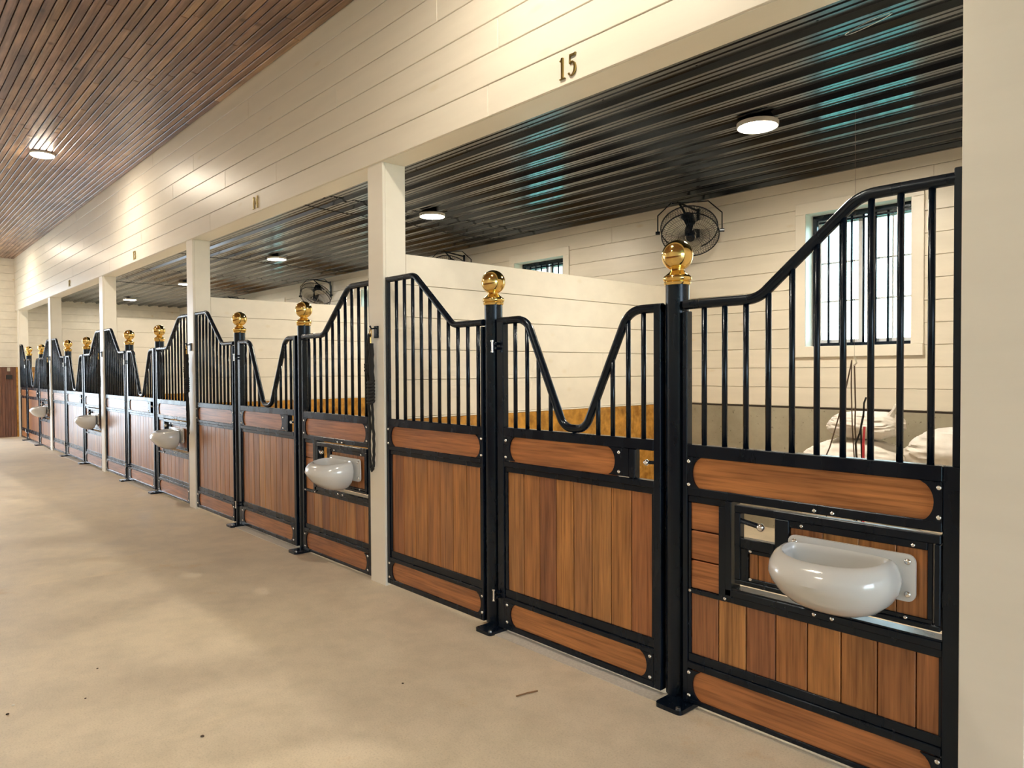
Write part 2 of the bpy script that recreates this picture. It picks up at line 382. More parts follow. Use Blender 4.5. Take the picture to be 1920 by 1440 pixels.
# ------------------------------------------------------------------ ceilings
ce = struct('ceiling')
bm = NB(); box(bm, XF-.2, 7.2, -5.2, YB+.3, ZA+.022, ZA+.12); obj('deck', bm, M_DARK, ce)
PW = .0625
rs = random.Random(3); cnt = 0
extra = NB()
nrow = int(5.0/PW)
for r in range(nrow):
    y1 = -PW*r; y0 = y1-PW
    if r < 30:
        x = 2.0+rs.uniform(-1.8, 0)
        # boards fall off behind the visible range
        xe = 7.0
        board('plank', x+.002, 7.0, y0+.0022, y1-.0022, ZA, ZA+.02, M_CEIL, ce, .004)
        while x > XF:
            L = rs.uniform(1.5, 3.9)
            if x-L < XF+.8: L = x-XF
            board('plank', x-L, x-.0015, y0+.0034, y1-.0034, ZA+rs.uniform(0, .0025), ZA+.02, M_CEIL, ce, .006); x -= L; cnt += 1
    else: box(extra, XF, 7.0, y0+.0022, y1-.0022, ZA, ZA+.02)
o = obj('plank', extra, M_CEIL, ce); o['kind'] = 'stuff'
# corrugated black liner above the stalls
cs = struct('ceiling_stalls')
P9 = .2286
prof = [(0, 0), (.014, 0), (.034, -.027), (.058, -.027), (.078, 0), (.118, 0), (.124, -.005), (.134, -.005), (.140, 0), (.172, 0), (.178, -.005), (.188, -.005), (.194, 0)]
def sheet(x0, x1, y0, nr, dz):
    bm = NB(); pts = []
    for k in range(nr):
        for (a, z) in prof: pts.append((y0+k*P9+a, ZC+z+dz))
    pts.append((y0+nr*P9, ZC+dz))
    pts = [(min(y, YB), z) for y, z in pts]
    A = [bm.verts.new((x0, y, z)) for y, z in pts]; B = [bm.verts.new((x1, y, z)) for y, z in pts]
    A2 = [bm.verts.new((x0, y, z+.002)) for y, z in pts]; B2 = [bm.verts.new((x1, y, z+.002)) for y, z in pts]
    for i in range(len(pts)-1): bm.faces.new((A[i], A[i+1], B[i+1], B[i])); bm.faces.new((A2[i], B2[i], B2[i+1], A2[i+1]))
    return obj('metal_sheet', bm, M_SHEET, cs)
y = .188; j = 0
while y < YB:
    nr = min(4, math.ceil((YB-y)/P9))
    for (x0, x1) in ((-19.1, -12.3), (-12.34, -6.1), (-6.14, 2.2)): sheet(x0, x1, y, nr, (j % 2)*.001)
    y += nr*P9; j += 1
bm = NB(); box(bm, XF, 2.2, .165, YB+.3, ZC+.012, ZC+.08); obj('deck', bm, M_DARK, cs)
bm = NB()
for kx in range(31):
    for ky in range(14):
        xx = XF+.4+kx*.66; yy = .188+ky*P9+.2
        if yy < YB-.05 and xx < 1: lathe(bm, [(0, -.006), (.006, -.004), (.007, 0)], (xx, yy, ZC), 6)
o = obj('screw', bm, M_STEEL, cs); o['kind'] = 'stuff'
bm = NB(); box(bm, XF, 2.2, YB-.03, YB-.0005, ZC-.028, ZC); o = obj('trim_2', bm, M_SHEET); o['kind'] = 'structure'

# ------------------------------------------------------------------ partitions between the stalls
prow = [1.104, 1.356, 1.561, 1.778, 1.995, 2.199]
for i in (4, 3, 2, 1):
    xr = CX[i]+CW+.004; p = struct('wall_partition')
    bm = NB(); box(bm, xr-.17, xr-.016, .188, YB-.003, 0, 2.195); obj('core', bm, M_GROOVE, p)
    for k in range(5):
        cut = 2.2 if (i == 4 and k == 1) else None
        if cut:
            board('board', xr-.016, xr, .188, cut-.0008, prow[k]+.0018, prow[k+1]-.0018, M_WHITE, p); board('board', xr-.016, xr, cut+.0008, YB-.003, prow[k]+.0018, prow[k+1]-.0018, M_WHITE, p)
        else: board('board', xr-.016, xr, .188, YB-.003, prow[k]+.0018, prow[k+1]-.0018, M_WHITE, p)
        board('board', xr-.186, xr-.1702, .188, YB-.003, prow[k]+.0018, prow[k+1]-.0018, M_WHITE, p)
    for s0, s1 in ((.188, 1.40), (1.402, 2.62), (2.622, YB-.003)):
        board('kick_panel', xr-.016, xr+.002, s0, s1, .01, 1.092, M_PLY, p)
    board('ledge', xr-.016, xr+.006, .188, YB-.003, 1.093, 1.103, M_TRIM, p)
p = struct('wall_partition_near')
bm = NB(); box(bm, -.69, -.52, .188, YB-.003, 0, 2.98); obj('core', bm, M_WHITE, p)

# ------------------------------------------------------------------ columns
CL = {5: 'wide white timber column at the right edge of the photo', 4: 'white timber column between stalls fifteen and fourteen with a rope on its face', 3: 'white timber column between stalls fourteen and thirteen',
      2: 'white timber column between stalls thirteen and twelve', 1: 'white timber column between stall twelve and the farthest stall', 0: 'slim looking white end column against the far wall'}
for i, x in CX.items():
    w = CW if i != 5 else .172
    c = thing('timber_column', (x+w/2, .1, 0), CL[i], 'column', 'white columns along the stall front')
    board('core', x+.006, x+w-.006, .034, .186, 0, ZH, M_TRIM, c, .001)
    board('front_board', x, x+w-.0, .012, .032, 0, ZH, M_TRIM, c, .002)
    board('side_board', x+w-.014, x+w, .033, .188, 0, ZH, M_TRIM, c, .002)
    board('side_board', x, x+.014, .033, .188, 0, ZH, M_TRIM, c, .002)

# ------------------------------------------------------------------ steel stall fronts
YF, YBK = .024, .064            # front and back of the tube frame
def arch_board(x0, x1, z0, z1, parent, yf=YF):
    """wooden board framed by two black end plates with bowed cut-outs; x0,x1 are the bow tips"""
    d = (z1-z0)*.30; h = (z1-z0)/2; zc = (z0+z1)/2
    arc = [(d*(1-math.cos(t)*1.0) if False else d*(1-math.sqrt(max(0, 1-(s**2)*.92))) / (1-math.sqrt(.08)), zc+s*h) for s, t in [(-1+2*k/12, 0) for k in range(13)]]
    bm = NB(); box(bm, x0-.004, x1+.004, yf+.009, yf+.026, z0-.006, z1+.006); obj('arched_board', bm, M_WH, parent)
    return arc
def plates(x0, x1, xa, xb, z0, z1, parent, yf=YF):
    """end plates between stile edges (x0,x1) and bow tips (xa,xb)"""
    arc = arch_board(xa, xb, z0, z1, parent, yf); bm = NB()
    prism(bm, [(x0, z0), (xa+arc[0][0], z0)] + [(xa+a, z) for a, z in arc[1:-1]] + [(xa+arc[-1][0], z1), (x0, z1)], yf+.0005, yf+.014); obj('end_plate', bm, M_STEEL, parent); bm = NB()
    prism(bm, [(x1, z0), (xb-arc[0][0], z0)] + [(xb-a, z) for a, z in arc[1:-1]] + [(xb-arc[-1][0], z1), (x1, z1)], yf+.0005, yf+.014)
    obj('end_plate', bm, M_STEEL, parent)
def planks(x0, x1, z0, z1, bounds, parent, y0=YF+.016):
    bs = [x0-.010] + list(bounds) + [x1+.010]
    for a, b_ in zip(bs, bs[1:]): board('plank', a+.0017, b_-.0017, y0, y0+.018, z0-.010, z1+.010, M_WV, parent, .003)
    bm = NB(); box(bm, x0-.010, x1+.010, y0+.0182, y0+.0215, z0-.004, z1+.004); obj('backing', bm, M_DARK, parent)  # dark sheet added so no light shows through the plank seams
def even(x0, x1, p): 
    n_ = max(2, round((x1-x0)/p)); return [x0+(x1-x0)*k/n_ for k in range(1, n_)]
Z = dict(bot=.020, a0=.052, a1=.170, r1=.195, p0=.238, p1=.872, r2=.900, b0=.928, b1=1.055, top=1.105)
def bow_rail(name, P, parent, r=.0185, yc=.035):
    bm = NB(); tube(bm, [(p.x, yc, p.y) for p in P], r, 16); return obj(name, bm, M_STEEL, parent, True)

def side_panel(k, xl, xp):
    """fixed grilled panel between a column (xl) and the hinge post (xp = post centre)"""
    t = thing('grille_panel', ((xl+xp)/2, .044, 0), 'black barred panel with wooden boards left of the gate of '+WHERE[k], 'stall panel', 'fixed grille panels left of the stall gates')
    YBK = .047
    xe = xp-.067; w = xp-.046-xl
    bm = NB()
    box(bm, xl+.002, xl+.034, YF, YBK, Z['bot'], 2.03, .003); box(bm, xe-.018, xe, YF, YBK, Z['bot'], 1.66, .003)
    for a, b_ in ((Z['bot'], Z['a0']), (Z['a1'], Z['r1']), (Z['r2'], Z['b0']), (Z['b1'], Z['top'])): box(bm, xl+.0342, xe-.0182, YF, YBK, a, b_, .003)
    x0, x1 = xl+.034, xe-.018
    for a, b_ in ((Z['r1'], Z['p0']), (Z['p1'], Z['r2'])): box(bm, x0, x1, YF+.008, YBK-.0065, a+.0005, b_-.0005, .002)
    box(bm, x0, x0+.018, YF+.008, YBK-.0065, Z['p0'], Z['p1'], .002); box(bm, x1-.018, x1, YF+.008, YBK-.0065, Z['p0'], Z['p1'], .002)
    obj('frame', bm, M_STEEL, t)
    plates(x0, x1, xl+.055, xp-.094, Z['a0'], Z['a1'], t); plates(x0, x1, xl+.055, xp-.094, Z['b0'], Z['b1'], t)
    planks(x0+.018, x1-.018, Z['p0'], Z['p1'], even(x0+.018, x1-.018, .122), t)
    P = fillet([(xl+.02, 2.012), (xl+.02+w*.30, 2.012), (xl+w*.71, 1.682), (xp-.067, 1.682)], [.10, .09]); P = [Vector((p.x, p.y)) for p in P]
    bow_rail('top_rail', P, t, .0185, .036)
    nb = 10; a0, a1 = xl+w*.119, xl+w*.932
    for i in range(nb): x = a0+(a1-a0)*i/(nb-1); bar(x, .035, Z['top'], zat(P, x), t)
    for zc in ((Z['a0']+Z['a1'])/2, (Z['b0']+Z['b1'])/2):
        for s in (-1, 1): bolt(xl+.026, YF, zc+s*.046, t); bolt(xp-.081, YF, zc+s*.046, t)
    return t

def door(k, pa, pb):
    """hinged door between two posts"""
    xl, xr = pa+.066, pb-.048; xh = pa+.055; xo = pb-.068
    t = thing('stall_gate', ((xl+xr)/2, .044, 0), 'black steel gate with dipped top rail and wooden planks closing '+WHERE[k], 'gate', 'gates of the stalls')
    w = xr-xl; bm = NB(); b0 = .022
    box(bm, xh, xl+.040, YF, YBK, b0, 1.68, .003); box(bm, xr-.058, xo, YF, YBK, b0, 1.70, .003)
    x0, x1 = xl+.040, xr-.058
    for a, b_ in ((b0, Z['a0']), (Z['a1'], Z['r1']), (Z['r2'], Z['b0']+.003), (Z['b1']+.008, Z['top']+.006)): box(bm, x0, x1, YF, YBK, a, b_, .003)
    for a, b_ in ((Z['r1'], Z['p0']), (Z['p1'], Z['r2'])): box(bm, x0, x1, YF+.008, YBK-.0065, a+.0005, b_-.0005, .002)
    box(bm, x0, x0+.022, YF+.008, YBK-.0065, Z['p0'], Z['p1'], .002); box(bm, x1-.016, x1, YF+.008, YBK-.0065, Z['p0'], Z['p1'], .002)
    xw = xr-.160; box(bm, xw-.035, xw, YF, YBK, Z['b0']+.003, Z['b1']+.008, .003)
    obj('frame', bm, M_STEEL, t)
    plates(x0, x1, xl+.086, xr-.096, Z['a0'], Z['a1'], t); plates(x0, xw-.035, xl+.086, xw-.114, Z['b0']+.008, Z['b1']+.008, t)
    planks(x0+.022, x1-.016, Z['p0'], Z['p1'], even(x0+.022, x1-.016, .119), t)
    cx = (xl+xr)/2; s = w/1.08
    P = fillet([(xh, 1.684), (cx-.335*s, 1.684), (cx-.07*s, 1.132), (cx+.07*s, 1.132), (cx+.335*s, 1.684), (xo, 1.684)], [.11, .085, .085, .11]); P = [Vector((p.x, p.y)) for p in P]
    bow_rail('top_rail', P, t, .020, .044)
    for q in (.108, .192, .270, .350, .640, .722, .806, .885): x = xl+w*q; bar(x, .044, Z['top']+.006, zat(P, x), t)
    bar(cx, .044, Z['top']+.006, 1.125, t)
    # latch: rod with a bright ball in the little opening
    zl = (Z['b0']+Z['b1'])/2+.018
    bm = NB(); tube(bm, [(xr-.062, .046, zl), (xr-.088, .030, zl)], .008, 10); obj('latch_rod', bm, M_STEEL, t, True)
    bm = NB(); bmesh.ops.create_uvsphere(bm, u_segments=16, v_segments=10, radius=.0135, matrix=Matrix.Translation((xr-.096, .024, zl))); obj('latch_knob', bm, M_CHROME, t, True)
    for zc in ((Z['a0']+Z['a1'])/2,): 
        for s_ in (-1, 1): bolt(xl+.062, YF, zc+s_*.046, t); bolt(xr-.078, YF, zc+s_*.046, t)
    zc = (Z['b0']+Z['b1'])/2+.006
    for s_ in (-1, 1): bolt(xl+.058, YF, zc+s_*.044, t); bolt(xw-.090, YF, zc+s_*.044, t)
    for zh in (1.55, .205):
        h = NB(); box(h, xh-.012, xh+.022, -.002, .024, zh+.004, zh+.018, .003); box(h, xh-.012, xh+.022, -.002, .024, zh-.022, zh-.008, .003)
        hh = obj('hinge', h, M_STEEL, t)
        h = NB(); lathe(h, [(0, -.036), (.008, -.036), (.008, -.028), (.006, -.026), (.006, .020), (.010, .021), (.010, .029), (0, .033)], (xh+.002, -.008, zh), 14); obj('hinge_pin', h, M_CHROME, hh, True)
    return t

def feeder_panel(k, pb, xr):
    """right panel with the swing-out feeding hatch"""
    xl = pb+.043; t = thing('feeder_panel', ((xl+xr)/2, .044, 0), 'black barred panel with swing hatch for the grey feed bowl of '+WHERE[k], 'stall panel', 'feeder panels right of the stall gates')
    w = xr-(pb+.046); s = w/1.024
    X = lambda v_: xr+(v_+.704)*s          # coordinates read off the nearest panel
    bm = NB()
    box(bm, xl, X(-1.708), YF, YBK, Z['bot'], 1.66, .003); box(bm, X(-.756)+.0005, xr-.002, YF, YBK, Z['bot'], Z['top'], .003); box(bm, X(-.729), xr-.002, YF, YBK, Z['top']-.001, 2.045, .003)
    x0, x1 = X(-1.708), X(-.756)
    for a, b_ in ((Z['bot'], Z['a0']-.012), (Z['a1']-.004, Z['r1']), (Z['r2']-.008, Z['b0']-.002), (Z['b1']-.002, Z['top'])): box(bm, x0, x1, YF, YBK, a, b_, .003)
    box(bm, x0, x1, YF+.008, YBK-.0065, Z['r1'], .230, .002); box(bm, x0, X(-1.53), YF+.008, YBK-.0065, .864, Z['r2']-.008, .002)
    box(bm, x0, x0+.012, YF+.008, YBK-.0065, .23, .864, .002); box(bm, X(-.766), X(-.756), YF+.008, YBK-.0065, .23, .49, .002)
    box(bm, X(-1.564), X(-1.532), YF+.006, YBK-.0065, .50, .8641, .002); box(bm, X(-1.532), X(-1.504), YF, .095, .502, .892, .003)
    box(bm, x0, X(-1.532), YF+.006, YBK-.0065, .484, .503, .002); box(bm, X(-1.532), X(-.756), YF, YBK-.004, .512, .540, .003); box(bm, X(-1.532), X(-.756), YF+.008, YBK-.0065, .484, .512, .002)
    obj('frame', bm, M_STEEL, t)
    bm = NB(); prism(bm, [(X(-1.504), .5402), (X(-.756), .5402), (X(-.756), .546), (X(-1.504), .546)], YF+.004, .085); obj('hatch_ledge', bm, M_BOLT if False else M_STEEL, t)
    plates(x0, x1, X(-1.684), X(-.781), Z['a0']-.012, Z['a1']-.008, t); plates(x0, x1, X(-1.684), X(-.781), Z['b0']-.008, Z['b1']-.002, t)
    planks(X(-1.690), X(-.762), .232, .484, [X(v_) for v_ in (-1.570, -1.448, -1.325, -1.202, -1.080, -.957, -.835)], t)
    for a, b_ in ((.502, .622), (.624, .746), (.748, .866)): board('short_board', X(-1.700), X(-1.560), YF+.016, YF+.034, a+.0017, b_-.0017, M_WH, t, .003)
    bm = NB(); box(bm, X(-1.703), X(-1.558), YF+.0345, YF+.0375, .500, .868); obj('backing', bm, M_DARK, t)  # added behind the short boards to shut out light from the stall
    P = fillet([(pb+.043, 1.688), (X(-1.40), 1.688), (X(-1.02), 2.014), (xr-.02, 2.014)], [.12, .14]); P = [Vector((p.x, p.y)) for p in P]
    bow_rail('top_rail', P, t, .0205, .044)
    for i in range(10): x = X(-1.638+.0935*i); bar(x, .044, Z['top'], zat(P, x), t)
    # hatch
    hf = NB(); ya, yb = .016, .050
    a, b_ = X(-1.486), X(-.7575); zb, zt = .572, .884
    box(hf, a, b_, ya, yb, zt-.030, zt, .003); box(hf, a, b_, ya, yb, zb, zb+.018, .003); box(hf, a, a+.026, ya, yb, zb+.018, zt-.030, .003); box(hf, b_-.018, b_, ya, yb, zb+.018, zt-.030, .003)
    box(hf, X(-1.318), X(-1.262), ya, yb, .716, zt-.030, .003); box(hf, a+.026, X(-1.318), ya, yb, .716, .756, .003)      # around the latch window
    box(hf, X(-1.460), X(-1.428), ya+.005, yb-.004, zb+.018, .716, .002)                                       # inner frame strips
    box(hf, X(-1.428), X(-.781), ya+.005, yb-.004, zb+.018, .604, .002); box(hf, X(-.797), X(-.781), ya+.005, yb-.004, .604, zt-.030, .002)
    box(hf, X(-1.262), X(-.797), ya+.005, yb-.004, .828, zt-.030, .002); box(hf, X(-1.428), X(-1.262), ya+.005, yb-.004, .700, .716, .002)
    hatch = obj('hatch', hf, M_STEEL, t)
    hb = [-1.428, -1.390, -1.262, -1.140, -1.015, -.893, -.797]
    for i, (p, q) in enumerate(zip(hb, hb[1:])):
        o = board('plank', X(p)+.001, X(q)-.001, .028, .044, .600, .705 if i < 2 else .832, M_WV, hatch, .002)
    bm = NB(); box(bm, X(-1.428), X(-.797), .0445, .0485, .598, .706); box(bm, X(-1.262), X(-.797), .0445, .0485, .706, .834); obj('backing', bm, M_DARK, hatch)  # added behind the hatch planks, keeps light out of their seams
    bm = NB(); tube(bm, [(X(-1.462), .03, .822), (X(-1.370), -.002, .818)], .0105, 10); obj('latch_rod', bm, M_STEEL, hatch, True)
    bm = NB(); bmesh.ops.create_uvsphere(bm, u_segments=16, v_segments=10, radius=.0155, matrix=Matrix.Translation((X(-1.362), -.005, .816))); obj('latch_knob', bm, M_CHROME, hatch, True)
    for (x, z) in ((-1.419, .710), (-1.419, .600), (-1.216, .840), (-.840, .838), (-.862, .594)): bolt(X(x), ya+.005, z, hatch, .007)
    for x in (-1.17, -1.105): bolt(X(x), YF, .903, t, .008); bolt(X(x), YF, .526, t, .008)
    bolt(X(-1.699), YF+.006, .494, t, .007); bolt(X(-1.534), YF+.004, .497, t, .007)
    for zc in ((Z['a0']+Z['a1'])/2-.01, (Z['b0']+Z['b1'])/2-.005):
        for s_ in (-1, 1): bolt(X(-1.700), YF, zc+s_*.048, t); bolt(X(-.766), YF, zc+s_*.048, t)
    # bowl
    bx_ = X(-1.063)
    bo = thing('feed_bowl', (bx_, .026, .55), 'glossy grey feed bowl bolted to the hatch of '+WHERE[k], 'feed bowl', 'grey feed bowls')
    bm = NB(); NT = 30
    NT = 56
    prof_ = [(.02, .02, .640), (.60, .50, .655), (.84, .74, .690), (.91, .82, .735), (.90, .82, .762), (.915, .84, .780), (.95, .88, .788), (1.0, .95, .787), (1.08, 1.07, .776), (1.145, 1.20, .752), (1.17, 1.23, .722), (1.13, 1.15, .684), (1.00, .96, .644), (.80, .72, .611), (.55, .46, .591), (.26, .20, .580), (.02, .02, .578)]
    A, B = .180, .165; rings = []
    for (sx_, sy_, z) in prof_:
        rg = []
        for i in range(NT):
            th = 2*PI*i/NT; c_, s_ = math.cos(th), math.sin(th); e = .84
            X_ = bx_+A*sx_*math.copysign(abs(c_)**e, c_)
            Y_ = -.048-(B*sy_*(s_**e) if s_ > 0 else 0) + (.050*min(1, sy_*1.05)*((-s_)**.55) if s_ < 0 else 0)
            tilt = -.016*max(0, s_) if z > .72 else 0
            rg.append(bm.verts.new((X_, Y_, z+tilt)))
        rings.append(rg)
    for R0, R1 in zip(rings, rings[1:]):
        for i in range(NT): bm.faces.new((R0[i], R0[(i+1) % NT], R1[(i+1) % NT], R1[i]))
    obj('bowl', bm, M_BOWL, bo, True)
    bm = NB(); fx0, fx1, fz0, fz1, rr = bx_-.196, bx_+.236, .652, .808, .026
    poly = []
    for cx_, cz_, a0 in ((fx1-rr, fz1-rr, 0), (fx0+rr, fz1-rr, PI/2), (fx0+rr, fz0+rr, PI), (fx1-rr, fz0+rr, 1.5*PI)):
        for q in range(6): poly.append((cx_+rr*math.cos(a0+q*PI/10), cz_+rr*math.sin(a0+q*PI/10)))
    prism(bm, poly, .006, .0158); obj('flange', bm, M_BOWL, bo)
    for x in (fx0+.024, fx1-.024):
        for z in (fz0+.024, fz1-.024): bolt(x, .006, z, bo, .011, 'bolt', M_CHROME)
    return t

def post(k, x, side):
    px0 = x; x = x-(.020 if side == 'right' else .034); PY = .080
    lab = 'round black post with brass ball on the %s of the gate of %s' % (side, WHERE[k])
    t = thing('gate_post', (x, PY, 0), lab, 'post', 'black posts with brass balls')
    bm = NB(); lathe(bm, [(.050, .0181), (.050, 1.782)], (x, PY, 0), 40); obj('pipe', bm, M_STEEL, t, True)
    bm = NB()
    for s in (0,):
        pl = []
        hx0, hx1, hy0, hy1, rr = px0-.034, px0+.095, -.070, .130, .02
        for cx_, cy_, a0 in ((hx1-rr, hy1-rr, 0), (hx0+rr, hy1-rr, PI/2), (hx0+rr, hy0+rr, PI), (hx1-rr, hy0+rr, 1.5*PI)):
            for q in range(5): pl.append((cx_+rr*math.cos(a0+q*PI/8), cy_+rr*math.sin(a0+q*PI/8)))
        A = [bm.verts.new((p[0], p[1], 0)) for p in pl]; B = [bm.verts.new((p[0], p[1], .018)) for p in pl]
        bm.faces.new(A[::-1]); bm.faces.new(B)
        for i in range(len(pl)): bm.faces.new((A[i], A[(i+1) % len(pl)], B[(i+1) % len(pl)], B[i]))
    obj('base_plate', bm, M_STEEL, t)
    if side == 'left':
        bm = NB(); box(bm, px0+.008, px0+.054, .066, .084, .02, 1.66, .002); obj('light_block_strip', bm, M_STEEL, t)  # hidden strip added to stop stall light leaking between post and gate
    bm = NB(); lathe(bm, [(0, 0), (.011, 0), (.011, .006), (0, .008)], (px0+.072, -.048, .018), 8); obj('anchor_bolt', bm, M_BOLT, t, True)
    bm = NB()
    pr = [(0, 1.778), (.053, 1.778), (.056, 1.783), (.0575, 1.789), (.054, 1.794), (.060, 1.799), (.0615, 1.806), (.0595, 1.814), (.050, 1.821), (.040, 1.829), (.032, 1.836), (.029, 1.841), (.030, 1.846), (.028, 1.848)]
    f_ = obj('finial_collar', lathe(bm, pr, (x, PY, 0), 40), M_BRASS, t, True)
    bm = NB(); bmesh.ops.create_uvsphere(bm, u_segments=48, v_segments=28, radius=.0665, matrix=Matrix.Translation((x, PY, 1.905))); obj('finial_ball', bm, M_BRASS, t, True)
    return t

NXT = {15: (4, 5), 14: (3, 4), 13: (2, 3), 12: (1, 2), 11: (0, 1)}
for k in STALLS:
    cl, cr_ = NXT[k]; pa, pb = POSTS[k]
    side_panel(k, CX[cl]+CW, pa); door(k, pa, pb); feeder_panel(k, pb, CX[cr_]); post(k, pa, 'left'); post(k, pb, 'right')

# ------------------------------------------------------------------ windows
for n_, k in enumerate(STALLS):
    xr = WIN[k]; xl = xr-WW; w = struct('window_%d' % (n_+1), ((xl+xr)/2, YB, WZ0))
    cw = .09
    board('casing', xl-cw, xr+cw, YB-.014, YB-.0005, WZ1, WZ1+.095, M_TRIM, w); board('casing', xl-cw, xr+cw, YB-.030, YB-.0005, WZ0-.09, WZ0, M_TRIM, w)
    board('casing', xl-cw, xl, YB-.014, YB-.0005, WZ0+.001, WZ1-.001, M_TRIM, w); board('casing', xr, xr+cw, YB-.014, YB-.0005, WZ0+.001, WZ1-.001, M_TRIM, w)
    bm = NB(); box(bm, xl-.018, xl, YB-.013, YB+.26, WZ0-.018, WZ1+.018); box(bm, xr, xr+.018, YB-.013, YB+.26, WZ0-.018, WZ1+.018); box(bm, xl, xr, YB-.013, YB+.26, WZ1, WZ1+.018); box(bm, xl, xr, YB-.013, YB+.26, WZ0-.018, WZ0)
    obj('reveal', bm, M_TRIM, w)
    yg = YB+.125; gr = NB()
    box(gr, xl, xl+.035, yg, yg+.035, WZ0, WZ1, .003); box(gr, xr-.03, xr, yg, yg+.035, WZ0, WZ1, .003); box(gr, xl+.035, xr-.03, yg, yg+.035, WZ1-.045, WZ1, .003); box(gr, xl+.035, xr-.03, yg, yg+.035, WZ0, WZ0+.03, .003)
    box(gr, xl+.05, xr-.03, yg+.004, yg+.028, WZ1-.075, WZ1-.058, .002)
    gf = obj('grille_frame', gr, M_STEEL, w)
    for i in range(7): bar(xl+.035+(WW-.065)*(i+1)/8, yg+.017, WZ0+.03, WZ1-.045, gf, .009)
    ys = yg+.06; xm = (xl+xr)/2
    for (a, b_) in ((xl+.005, xm-.012), (xm+.012, xr-.005)):
        bm = NB(); z0, z1 = WZ0+.01, WZ1-.03
        box(bm, a, a+.045, ys, ys+.03, z0, z1, .003); box(bm, b_-.045, b_, ys, ys+.03, z0, z1, .003); box(bm, a+.045, b_-.045, ys, ys+.03, z1-.05, z1, .003); box(bm, a+.045, b_-.045, ys, ys+.03, z0, z0+.05, .003)
        sh = obj('sash', bm, M_SASH, w)
        bm = NB(); m2 = (a+b_)/2
        box(bm, m2-.007, m2+.007, ys+.01, ys+.02, z0+.05, z1-.05)
        for q in (1, 2):
            zz = z0+.05+(z1-z0-.1)*q/3; box(bm, a+.045, b_-.045, ys+.008, ys+.022, zz-.007, zz+.007)
        obj('muntin', bm, M_SASH, sh)
        bm = NB(); box(bm, a+.045, b_-.045, ys+.014, ys+.017, z0+.05, z1-.05); obj('pane', bm, M_GLASS, sh)

# ------------------------------------------------------------------ lamps
def lamp(x, y, z, r, m, label, group, name='ceiling_light', deep=False):
    t = thing(name, (x, y, z), label, 'light', group)
    bm = NB(); lathe(bm, [(0, 0), (r*1.06, 0), (r*1.06, -.012 if not deep else -.020), (r*1.03, -.022 if not deep else -.030), (r*.98, -.022 if not deep else -.029), (r*.98, -.008), (0, -.008)], (x, y, z), 40); obj('rim', bm, M_LAMPRIM, t, True)
    bm = NB(); lathe(bm, [(r*.97, -.012), (r*.97, -.028 if not deep else -.024), (r*.85, -.034 if not deep else -.028), (0, -.037 if not deep else -.030)], (x, y, z), 40); obj('lens', bm, m, t, True)
LX = {15: -2.40, 14: -6.02, 13: -9.76, 12: -13.60, 11: -17.30}
for k in STALLS: lamp(LX[k], 1.86, ZC-.028, .125, M_EMIT, 'glowing round lamp on the black ceiling of '+WHERE[k], 'round lamps on the black stall ceiling', deep=True)
lamp(-9.70, -.95, ZA-.001, .118, M_EMIT2, 'glowing round lamp on the wooden aisle ceiling', 'lamps on the aisle ceiling')
for x, y, wh in ((-2.4, -.95, 'over the gate of stall fifteen'), (-17.0, -.95, 'over the gate of the farthest stall'), (-2.4, -3.6, 'across the aisle from stall fifteen'), (-9.7, -3.6, 'across the aisle from stall thirteen'), (-17.0, -3.6, 'across the aisle from the farthest stall')):
    lamp(x, y, ZA-.001, .118, M_EMIT2, 'round lamp on the wooden aisle ceiling '+wh, 'lamps on the aisle ceiling')

